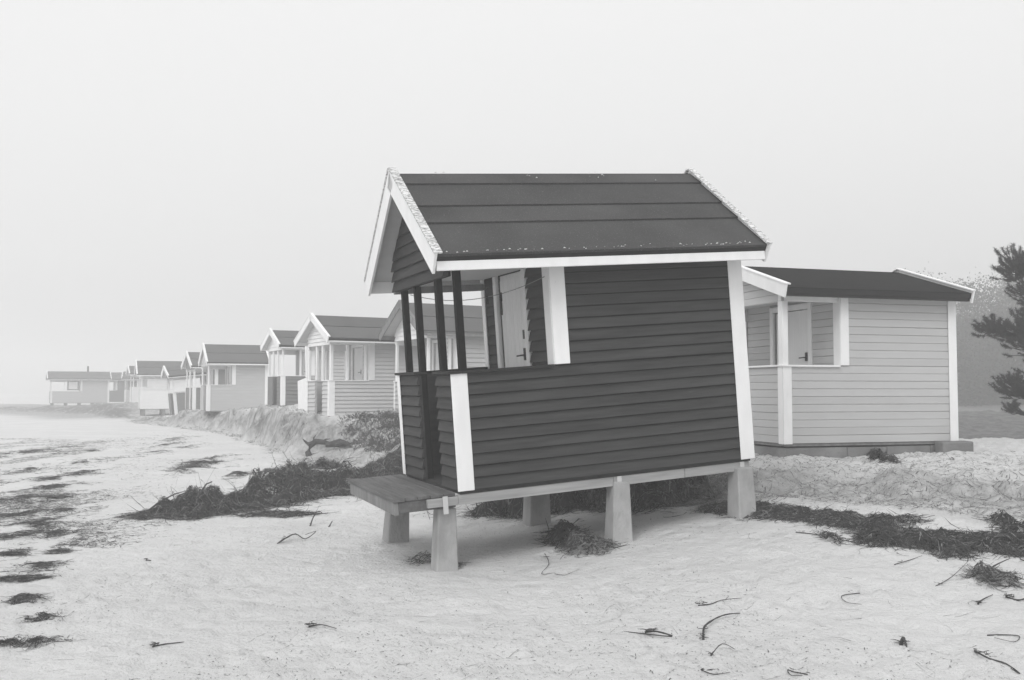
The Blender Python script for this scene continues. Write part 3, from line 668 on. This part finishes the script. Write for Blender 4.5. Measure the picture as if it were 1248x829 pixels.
heap('short dark seaweed streak on the slope above the right seaweed line', [pb(1080, 636, 22, 2.5, .05), pb(1105, 635, 14, 2, .04)], 450, ln=(.06, .2), wdt=.005, lift=.4)
heap('dark seaweed and roots in the shade beneath the tilted hut',
     [pb(600, 622, 24, 4, .20), pb(640, 617, 30, 5, .28), pb(690, 611, 34, 5, .32), pb(740, 608, 34, 5, .36), pb(790, 605, 34, 5, .34), pb(840, 603, 30, 4, .22)],
     8000, ln=(.08, .34), wdt=.005, light=.22)
heap('bleached root tangle on the slope just behind the back pier', [pb(835, 600, 26, 6, .10), pb(862, 594, 24, 6, .08), pb(880, 585, 18, 5, .06), pb(850, 582, 24, 4, .06)], 3800, ln=(.05, .22), wdt=.004, light=.8, mound=False, name='root_mass', cat='roots')
heap('round dark seaweed clump on shaded sand left of the middle pier', [pb(685, 655, 17, 6, .10), pb(697, 660, 12, 3, .07)], 900, ln=(.08, .22), wdt=.006, light=.12)
heap('flat brushy seaweed tuft in front of the middle pier', [pb(720, 668, 30, 3.5, .07), pb(705, 662, 16, 3, .07)], 800, ln=(.08, .22), wdt=.005, light=.55, lift=.4)
heap('small clump of seaweed beside the near front pier', [pb(515, 684, 14, 4, .03), pb(556, 690, 10, 2, .03)], 260, ln=(.05, .16), wdt=.004, light=.5, lift=.3, mound=False)
heap('seaweed tangle with a long stalk near the right edge', [pb(1212, 708, 22, 4, .06), pb(1200, 712, 10, 3, .05)], 420, ln=(.06, .25), wdt=.004, light=.45, lift=.4, mound=False)
heap('small dark seaweed ball on the right slope below the seaweed line', [pb(1010, 656, 10, 3, .05)], 160, ln=(.04, .12), wdt=.005, light=.1, mound=False)
heap('tuft of dark grass at the foot of the pale right hut', [pb(1074, 560, 11, 2, .09)], 300, ln=(.05, .15), wdt=.006, light=.1, name='grass_tuft', cat='grass tuft')
heap('dark root mass sticking out of the slope at the right edge', [pb(1228, 640, 12, 3, .07), pb(1240, 652, 12, 3, .05)], 420, ln=(.06, .2), wdt=.006, light=.2, name='root_mass', cat='roots')
ORD = ['lowest', 'second lowest', 'third', 'fourth', 'fifth', 'sixth', 'seventh', 'eighth', 'ninth', 'tenth', 'eleventh', 'twelfth', 'thirteenth', 'fourteenth', 'fifteenth', 'sixteenth', 'seventeenth', 'eighteenth', 'nineteenth', 'twentieth', 'twenty first', 'third highest', 'second highest', 'highest']
LP = [(30, 552, 42, 10, 0), (70, 583, 33, 3, 1), (25, 606, 40, 3.5, 1), (62, 594, 40, 3, 1), (24, 628, 36, 4, 1), (52, 640, 40, 4, 1), (14, 657, 26, 5, 1), (88, 622, 20, 2, 1), (12, 677, 20, 2, 1), (42, 692, 19, 2.5, 1),
      (8, 709, 18, 3, 1), (36, 731, 27, 3, 1), (10, 787, 10, 5, 1), (92, 566, 20, 3, 1), (112, 550, 22, 3, 1), (35, 706, 15, 1.5, 1), (75, 650, 14, 1.5, 1), (40, 572, 40, 4, 1), (105, 575, 18, 1.6, 1), (55, 751, 14, 1, 1), (45, 786, 22, .7, 1), (66, 608, 30, 2, 1), (75, 672, 12, 1, 1)]
for i, (a, b, c, d, e) in enumerate(sorted(LP, key=lambda t_: -t_[1])):
    if b > 715: d *= .5
    heap('flat seaweed patch by the left picture edge, %s from the bottom' % ORD[i], [pb(a, b, c, d * 1.5, .02)], int((380 + c * d * 12) * (.6 if b > 715 else 1)), name='seaweed_patch', cat='seaweed', group='flat seaweed patches along the left of the beach', ln=(.04, .20), wdt=.005 if b < 620 else .0035, light=.18, lift=.1, mound=False, flat=True)
for i, (a, b, c, d) in enumerate(sorted([(246, 566, 36, 3.5), (232, 572, 16, 2.5), (262, 560, 22, 2.5), (213, 548, 18, 3), (204, 543, 8, 2), (292, 579, 14, 1.8), (215, 536, 12, 1.5), (330, 575, 10, 1.5)], key=lambda t_: -t_[1])):
    heap('flat seaweed patch on open sand beyond the heaps, %s from the bottom' % ORD[i], [pb(a, b, c, d * 1.4, .04)], int(350 + c * d * 14), name='seaweed_patch', cat='seaweed', group='flat seaweed patches in the middle of the beach', ln=(.05, .25), wdt=.006, light=.2, lift=.2, mound=False, flat=True)

def twig(label, pxs, r=.006, h=(), name='twig', extra=0, mt='twig', cat='twig'):
    r = r * .68
    """pxs: picture points of the stalk; h: heights above the sand"""
    P_ = []
    for i, (a, b) in enumerate(pxs):
        q = gp(a, b); hh_ = h[i] if i < len(h) else .006; q.z += hh_; P_.append(q)
    Rr = P_[0].copy(); mb = MB(); mb_pts = []
    for i in range(len(P_) - 1):
        for k in range(4):
            u = k / 4; p0 = P_[max(i - 1, 0)]; p1, p2 = P_[i], P_[i + 1]; p3 = P_[min(i + 2, len(P_) - 1)]
            mb_pts.append(.5 * ((2 * p1) + (p2 - p0) * u + (2 * p0 - 5 * p1 + 4 * p2 - p3) * u * u + (3 * p1 - p0 - 3 * p2 + p3) * u ** 3) - Rr)
    mb_pts.append(P_[-1] - Rr); n = len(mb_pts)
    mb.tube(mb_pts, [r * (1 - .7 * i / n) * random.uniform(.8, 1.25) for i in range(n)], 5)
    for _ in range(extra):
        strand(mb, mb_pts[random.randrange(max(1, n // 3))] + Vector((0, 0, .012)), random.uniform(0, 6.28), random.uniform(.02, .075), .005, .15, 1.2)
    o = mb.build(name, M[mt]); o.location = Rr; tag(o, label, cat)
TW = [('black arched stalk standing out of the sand left of the plank step', [(378, 642), (382, 640), (388, 637), (393, 636)], .014, (0, .09, .13, .10), 4),
      ('short black stub poking from the sand beside the arched stalk', [(401, 643), (405, 641)], .014, (0, .05), 0),
      ('looping dark stalks lying together below the arched stalk', [(338, 663), (348, 660), (360, 657), (372, 660), (385, 655), (372, 653)], .012, (0, .03, .05, .02, .06, .01), 14),
      ('L shaped thin stalk with an upright tail in front of the clump', [(664, 678), (669, 689), (660, 701), (676, 700)], .006, (.02, .01, .01, .01), 3),
      ('fine curved stalk trailing right of the L shaped one', [(676, 701), (688, 702), (696, 699), (706, 696)], .004, (), 0),
      ('dark weed lump with a long flat tail at the lower middle', [(786, 775), (800, 776), (818, 779), (760, 770)], .012, (.02, .03, .01, .0), 26),
      ('bent root like stalk curving up right of the dark weed lump', [(857, 780), (858, 770), (868, 761), (884, 753), (902, 751)], .013, (.0, .02, .02, .02, .01), 12),
      ('long thin crooked twig above the bent root', [(851, 739), (866, 738), (880, 733), (904, 731)], .007, (), 6),
      ('thin looped strand lying by the lower right edge', [(1203, 776), (1222, 777), (1242, 778), (1236, 784), (1212, 781)], .006, (), 0),
      ('dark rope like strand in the bottom right corner', [(1188, 797), (1206, 804), (1226, 812), (1243, 824), (1232, 818)], .009, (), 12),
      ('small coiled strand at the bottom edge', [(984, 826), (968, 822), (960, 818), (964, 826), (978, 828)], .006, (), 4),
      ('tiny dark cone shaped weed lump on bare sand at lower right', [(1098, 788), (1101, 786), (1105, 789)], .02, (0, .03, 0), 14),
      ('long fine twig slanting toward the seaweed line', [(1090, 690), (1110, 684), (1124, 679)], .005, (), 2),
      ('forked straight twig left of the right edge tangle', [(1140, 716), (1160, 707), (1180, 695)], .006, (.0, .02, .05), 3),
      ('thick straight stalk rising out of the right edge tangle', [(1192, 710), (1212, 700), (1230, 696)], .011, (.02, .05, .09), 10),
      ('small knot of weed with a thread tail below the tangle', [(1192, 738), (1196, 734), (1210, 726)], .009, (), 12),
      ('dark weed knot cut by the right picture edge', [(1226, 729), (1240, 733), (1256, 732)], .012, (), 22),
      ('hooked thin strand on the sand right of centre', [(1048, 724), (1026, 728), (1032, 736), (1050, 738)], .005, (), 2),
      ('thin twig below the dune foot right of the back pier', [(970, 650), (990, 652), (1008, 655)], .007, (), 5),
      ('black weed scrap lying at the lower left centre', [(376, 767), (392, 766), (410, 769)], .009, (.01, .02, .01), 20),
      ('flat dark twig cluster at the bottom left', [(186, 790), (200, 787), (224, 784)], .009, (), 22),
      ('thread like strand near the bottom edge right of centre', [(855, 820), (870, 824), (890, 822)], .006, (), 6),
      ('small angular twig by the bent root', [(866, 802), (880, 792), (896, 794)], .006, (.0, .03, .01), 4),
      ('tiny dark scrap on open sand left of centre', [(178, 684), (184, 685)], .012, (), 8),
      ('twisted root hanging under the plank step', [(520, 618), (517, 626), (524, 634)], .012, (.28, .16, .0), 6)]
for l_, p_, r_, h_, e_ in TW: twig(l_, p_, r_, h_, extra=e_)
# bare twigs arching out of the left heap
for i, pp in enumerate([[(172, 628), (190, 612), (206, 603), (218, 600)], [(206, 622), (214, 604), (228, 598), (236, 612)], [(160, 634), (190, 627), (225, 610)], [(240, 606), (248, 590), (252, 588)]]):
    q = [gp(*a_) for a_ in pp]; base = gp(pp[0][0], 630)
    mb = MB(); pts = [Vector((base.x + (a_[0] - pp[0][0]) * base.y / FPX, base.y + .1 * k, max(base.z, CAMZ - (a_[1] - HOR) * base.y / FPX)) ) for k, a_ in enumerate(pp)]
    mb.tube([p_ - base for p_ in pts], [.014, .011, .008, .004], 5); o = mb.build('bare_twig', M['twig']); o.location = base
    tag(o, ['long bare twig arching over the left end of the lower heap', 'hooped bare twig crossing over the lower heap', 'low bare twig pointing out of the left end of the heap', 'thin upright bare twig on top of the lower heap'][i], 'twig')
# driftwood stump on the dune edge
base = gp(378, 556); mb = MB(); s_ = base.y / FPX
for pts, r_ in (([(0, 0, 0), (-.05, 0, .14), (.0, .05, .30), (.12, .1, .38), (.30, .1, .36), (.52, .2, .30)], [.09, .07, .08, .07, .06, .02]), ([(.0, 0, .30), (-.12, .1, .36), (-.20, .1, .44)], [.05, .03, .008]),
                ([(.08, 0, .38), (.06, .1, .46), (.12, .1, .54)], [.03, .02, .006]), ([(.25, .1, .36), (.34, .1, .43), (.44, .1, .44)], [.03, .02, .006])):
    mb.tube([Vector(p_) for p_ in pts], r_, 7)
o = mb.build('driftwood_stump', M['twig']); o.location = base - Vector((0, 0, .05)); tag(o, 'dark driftwood stump leaning out of the dune edge above the large heap', 'driftwood')
base = gp(413, 546); mb = MB(); mb.tube([(-.3, 0, .04), (0, .05, .09), (.35, 0, .03)], [.05, .10, .03], 7); mb.tube([(-.1, 0, .05), (.1, -.1, .1), (.3, -.15, .02)], [.05, .06, .02], 6)
o = mb.build('driftwood', M['twig']); o.location = base; tag(o, 'dark driftwood lump lying right of the stump on the dune', 'driftwood')

# low scrub on the dune in front of the second hut
A, B_ = MB(), MB(); cnt = 0
while cnt < 2600:
    a, b = random.uniform(-5.9, -.6), random.uniform(20.6, 25.6)
    d_ = float(sdist(np.array([a]), np.array([b]))[0])
    if d_ < 1.3 or d_ > 4.6 or (b > 26.3 + .57 * (a + 4.7) and a > -4.9): continue
    if vnoise(np.array([a * 1.1]), np.array([b * 1.1]), 5)[0] < -.34 + .12 * (a < -4.6): continue
    cnt += 1; z = gz(a, b); hgt = random.uniform(.05, .17) * (1.0 + .25 * (a > -3.2)); lx, ly = random.uniform(-.16, .16), random.uniform(-.12, .12)
    A.tube([(a, b, z - .02), (a + lx * .5, b + ly * .5, z + hgt * .6), (a + lx, b + ly, z + hgt)], [.006, .004, .002], 3, False)
    for k in range(6):
        u = random.uniform(.25, 1); x, y, zz = a + lx * u, b + ly * u, z + hgt * u; s = random.uniform(.014, .032); an = random.uniform(0, 6.28); t2 = random.uniform(-1, 1)
        dx, dy = math.cos(an) * s, math.sin(an) * s; kk = len(B_.V)
        B_.V += [(x, y, zz), (x + dx + dy * .4, y + dy - dx * .4, zz + s * t2), (x + dx * 2, y + dy * 2, zz + s * t2 * 1.5), (x + dx - dy * .4, y + dy + dx * .4, zz + s * t2 + .006)]; B_.F.append((kk, kk + 1, kk + 2, kk + 3))
sr = thing('dune_scrub', 'low leafy scrub covering the dune in front of the pale lap boarded hut', 'scrub')
for mb_, nm, m_ in ((A, 'stems', 'scrubstem'), (B_, 'leaves', 'scrub')): o = mb_.build(nm, M[m_], sr); o['kind'] = 'stuff'
# tall seeding stems by the wall
# litter, roots and crumbs over the slopes and the beach
def scatter(name, label, n, fx, m_, ln, wd2, flat=.3):
    mb = MB(); k = 0
    while k < n:
        x, y = fx(); k += 1; strand(mb, (x, y, 0), random.uniform(0, 6.28), random.uniform(*ln), wd2 * random.uniform(.5, 1.4), flat, .6, 3)
    V = np.array(mb.V); V[:, 2] = V[:, 2] * .5 + ground(V[:, 0], V[:, 1]) + .004; mb.V = [tuple(v) for v in V]
    o = mb.build(name, M[m_]); tag(o, label, 'debris', kind='stuff')
def slope():
    while True:
        t = random.uniform(0, 1); a = random.uniform(0, 1); x = random.uniform(1.2, 8); y = random.uniform(8, 15.5)
        d_ = float(sdist(np.array([x]), np.array([y]))[0])
        if -.1 < d_ < 4.5 and random.random() < math.exp(-d_ / 2.4): return x, y
scatter('slope_litter', 'pale dead stalks and roots scattered over the sandy slope below the right hut', 5200, slope, 'litter', (.04, .20), .0035, .7)
scatter('slope_debris', 'dark crumbs of weed scattered over the sandy slope below the right hut', 7500, slope, 'debris', (.015, .11), .0048, .5)
def left_slope():
    while True:
        x = random.uniform(-6.5, .5); y = random.uniform(12, 23); d_ = float(sdist(np.array([x]), np.array([y]))[0])
        if -.4 < d_ < 3: return x, y
scatter('bank_debris', 'dark crumbs and stalks scattered over the sand bank left of the tilted hut', 1800, left_slope, 'debris', (.04, .25), .007, .5)
def beach():
    y = 5.5 * (30 / 5.5) ** random.random(); return random.uniform(-.52, .52) * y + random.gauss(0, .3), y
_pool = []
def beach2():
    if not _pool:
        q_ = np.array([beach() for _ in range(40000)])
        v = vnoise(q_[:, 0] * .9, q_[:, 1] * .7, 8) + .5 * vnoise(q_[:, 0] * 3, q_[:, 1] * 3, 18)
        _pool.extend([tuple(t_) for t_ in q_[v > .08]])
    return _pool.pop()
def band():
    while True:
        y = 10.5 * (36 / 10.5) ** random.random(); x = -y * random.gauss(.46, .045)
        if fbm(np.array([x * 1.2]), np.array([y * .5]), 3, 88)[0] > -.02 and -.6 < x / y: return x, y
scatter('wrack_crumbs', 'broken dark crumbs of weed between the flat patches at the left edge', 12000, band, 'debris', (.02, .12), .006, .1)
_edge = []
def edge():
    if not _edge:
        a_ = rng.uniform(-20, -5, 90000); b_ = rng.uniform(25.5, 56, 90000); d_ = sdist(a_, b_)
        _edge.extend([(float(p_), float(q_)) for p_, q_ in zip(a_[(d_ > -.5) & (d_ < 1.1)], b_[(d_ > -.5) & (d_ < 1.1)])])
    return _edge.pop()
scatter('bank_roots', 'dark roots and dead grass hanging over the eroded bank below the left huts', 2600, edge, 'weedlight', (.05, .18), .008, .9)
scatter('bank_grass', 'dark tufts and roots along the lip of the eroded bank below the left huts', 2400, edge, 'weed', (.05, .16), .008, 1.3)
scatter('beach_crumbs', 'tiny dark crumbs of weed strewn over the open sand', 9000, beach2, 'debris', (.004, .028), .0032, .1)
scatter('beach_threads', 'fine dark threads of weed lying on the open sand', 900, beach, 'debris', (.05, .2), .0018, .1)

# ------------------------------------------------------------------ trees
def pine(label, loc, H, shoots, spread, tufts_per, seed, nl=.11, name='pine_tree', zlo=.16, lean=0, side=None, pads=()):
    r_ = random.Random(seed); R_ = thing(name, label, 'tree', loc)
    T = MB(); T.tube([(0, 0, -.3), (.05, .02, H * .3), (.0, .05, H * .65), (lean, 0, H)], [.16, .13, .09, .02], 9); T.build('trunk', M['bark'], R_, True)
    BR = MB(); tip = []
    for i in range(shoots):
        u = zlo + (1 - zlo) * (i + r_.random()) / shoots; a = i * 2.4 + r_.uniform(-.5, .5)
        if pads and math.cos(a) < -.05: continue
        z0 = H * u; ln = spread * (1 - u) ** .5 * r_.uniform(.62, 1.08) + .12
        P0 = Vector((0, 0, z0)); d = Vector((math.cos(a), math.sin(a), r_.uniform(-.05, .15)))
        pts = [P0]; 
        for k in range(1, 5): pts.append(P0 + d * ln * k / 4 + Vector((0, 0, (-.10 * math.sin(k / 4 * 3.0) + .12 * (k / 4) ** 3) * ln)))
        BR.tube(pts, [.04, .03, .022, .015, .008], 5, False)
        for k in range(tufts_per):
            v = r_.uniform(.38, 1.05); j = min(3, int(v * 4)); f = v * 4 - j; q = pts[j].lerp(pts[j + 1], min(f, 1.2))
            off = Vector((r_.gauss(0, .16), r_.gauss(0, .16), r_.gauss(.04, .09))) * (1.1 - .4 * v) * (ln / 1.2 + .3); e = q + off
            BR.tube([q, q.lerp(e, .6) + Vector((0, 0, -.02)), e], [.008, .006, .004], 3, False); tip.append((e, (off + d * .3 + Vector((0, 0, .15))).normalized()))
    for cx_, cy_, cz_, rx_, rz_, nn_ in pads:             # layered sprays of foliage at the ends of the long limbs
        c_ = Vector((cx_, cy_, cz_)); st = Vector((0, 0, cz_ - .35)); mids = [st, st.lerp(c_, .4) + Vector((0, 0, -.12)), st.lerp(c_, .75) + Vector((0, 0, -.08)), c_]
        BR.tube(mids, [.05, .038, .026, .012], 6, False)
        for k in range(nn_):
            v = Vector((r_.gauss(0, 1), r_.gauss(0, 1), r_.gauss(0, 1))).normalized() * r_.random() ** .45
            e = c_ + Vector((v.x * rx_, v.y * rx_, v.z * rz_)) * (1.0 + .5 * vnoise(np.array([v.x * 2.3 + cx_]), np.array([v.z * 2.3 + cz_]), 3)[0] * 2)
            q = mids[2].lerp(c_, r_.random()); BR.tube([q, q.lerp(e, .6) + Vector((0, 0, -.05)), e], [.010, .007, .004], 3, False)
            tip.append((e, (v + Vector((-.2, 0, .9))).normalized()))
    BR.build('branches', M['bark'], R_)
    NV = []; NF = []
    for e, d in tip:
        d0 = d; L_ = r_.uniform(.10, .17)
        for k in range(110):
            s = r_.random(); b = e + d0 * (s - .55) * L_ * 1.1
            v = Vector((r_.gauss(0, 1), r_.gauss(0, 1), r_.gauss(0, 1))).normalized() + d0 * .35; v.normalize()
            wv = v.cross(Vector((r_.gauss(0, 1), r_.gauss(0, 1), .3))).normalized() * .0034; l = nl * .56 * r_.uniform(.6, 1.1); kk = len(NV)
            NV += [tuple(b - wv), tuple(b + wv), tuple(b + v * l)]; NF.append((kk, kk + 1, kk + 2))
    o = link('needles', mesh('needles', NV, NF), M['needle'], R_); o['kind'] = 'stuff'
    return R_
pine('dark bushy pine reaching in from the right edge beyond the pale hut', (9.8, 16.6, gz(9.8, 16.6)), 4.6, 60, 1.5, 30, 4,
     pads=[(-1.62, .0, 2.98, .36, .34, 80), (-1.30, .2, 2.60, .42, .25, 60), (-1.95, .1, 1.98, .30, .17, 50), (-1.55, -.1, 1.95, .45, .30, 90), (-1.2, .1, 1.70, .50, .30, 70), (-1.62, .1, 1.02, .34, .24, 70), (-1.25, .0, .92, .42, .30, 70), (-1.75, .0, .68, .16, .10, 16), (-.8, .2, 2.3, .5, .4, 60), (-1.2, .0, 1.32, .34, .2, 44), (-1.05, .1, 3.05, .4, .35, 60), (-1.38, -.1, 2.2, .3, .2, 34)])
def fogtree(label, loc, H, cw, seed, n=2600, leaf=.16):
    r_ = random.Random(seed); R_ = thing('fog_tree', label, 'tree', loc, group='blurred trees in the fog behind the right hut')
    T = MB(); T.tube([(0, 0, -.3), (.1, 0, H * .5), (0, .1, H * .95)], [.18, .12, .03], 7)
    bl = []
    for k in range(22):
        a = r_.uniform(0, 6.28); u = r_.uniform(.03, .98); rr = cw * (1 - (abs(u - .45) * 1.5) ** 2) * r_.uniform(.3, .9); c = Vector((math.cos(a) * rr, math.sin(a) * rr, H * u)); bl.append((c, cw * r_.uniform(.3, .55)))
        T.tube([(0, 0, max(.3, c.z - rr * .8)), tuple(c * .6 + Vector((0, 0, c.z * .3))), tuple(c)], [.07, .04, .015], 4, False)
    T.build('trunk', M['bark'], R_)
    g_ = np.random.default_rng(seed); ci = g_.integers(0, len(bl), n); C_ = np.array([tuple(b_[0]) for b_ in bl])[ci]; RR = np.array([b_[1] for b_ in bl])[ci]
    v = g_.normal(size=(n, 3)) * (1, 1, .8); v /= np.linalg.norm(v, axis=1)[:, None]; P_ = C_ + v * (RR * g_.random(n) ** .5 * (1 + .25 * np.abs(g_.normal(size=n))))[:, None]
    a = g_.normal(size=(n, 3)); a /= np.linalg.norm(a, axis=1)[:, None]; b = np.cross(a, g_.normal(size=(n, 3))); b /= np.linalg.norm(b, axis=1)[:, None]
    a *= (leaf * g_.uniform(.5, 1, n))[:, None]; b *= leaf * .45
    V = np.stack([P_ - a, P_ + b, P_ + a, P_ - b], 1).reshape(-1, 3); F_ = np.arange(4 * n).reshape(n, 4).tolist()
    o = link('crown', mesh('crown', V, F_), M['leaf'], R_); o['kind'] = 'stuff'
FT = [(36.5, 80, 9.0, 3.6, 'tall faint tree in the fog between the pale hut and the pine'), (42.5, 85, 12.0, 4.5, 'broad faint tree in the fog directly behind the pine'), (33.5, 82, 6.5, 3.2, 'low faint tree in the fog at the pale hut corner'),
      (50, 84, 11.5, 4.5, 'faint tree in the fog at the right picture edge'), (38.5, 74, 6.2, 3.4, 'low dark bush in the fog beside the pine branches'), (32.6, 73, 4.0, 2.6, 'small dark bush in the fog next to the hut corner board'),
      (40, 96, 10.5, 5, 'faint far tree filling the fog just right of the pale hut roof'), (44.5, 75, 6.4, 3.4, 'mid height bush in the fog below the pine')]
for i, (x, y, h, c, l_) in enumerate(FT): fogtree(l_, (x, y, gz(x, y)), h, c, 20 + i, 34000, .13)

# ------------------------------------------------------------------ the fog itself
hz = link('haze', mesh('haze', boxv(-418, 298, -24, 428, -4.5, 15.0), BOXF), None)
hm = bpy.data.materials.new('fog'); hm.use_nodes = True; hn = hm.node_tree; hn.nodes.clear()
ho = hn.nodes.new('ShaderNodeOutputMaterial'); pv = hn.nodes.new('ShaderNodeVolumePrincipled')
pv.inputs['Color'].default_value = (.97, .97, .97, 1); pv.inputs['Density'].default_value = HAZE; pv.inputs['Anisotropy'].default_value = .2
hn.links.new(pv.outputs[0], ho.inputs['Volume']); hz.data.materials.append(hm); tag(hz, kind='stuff')
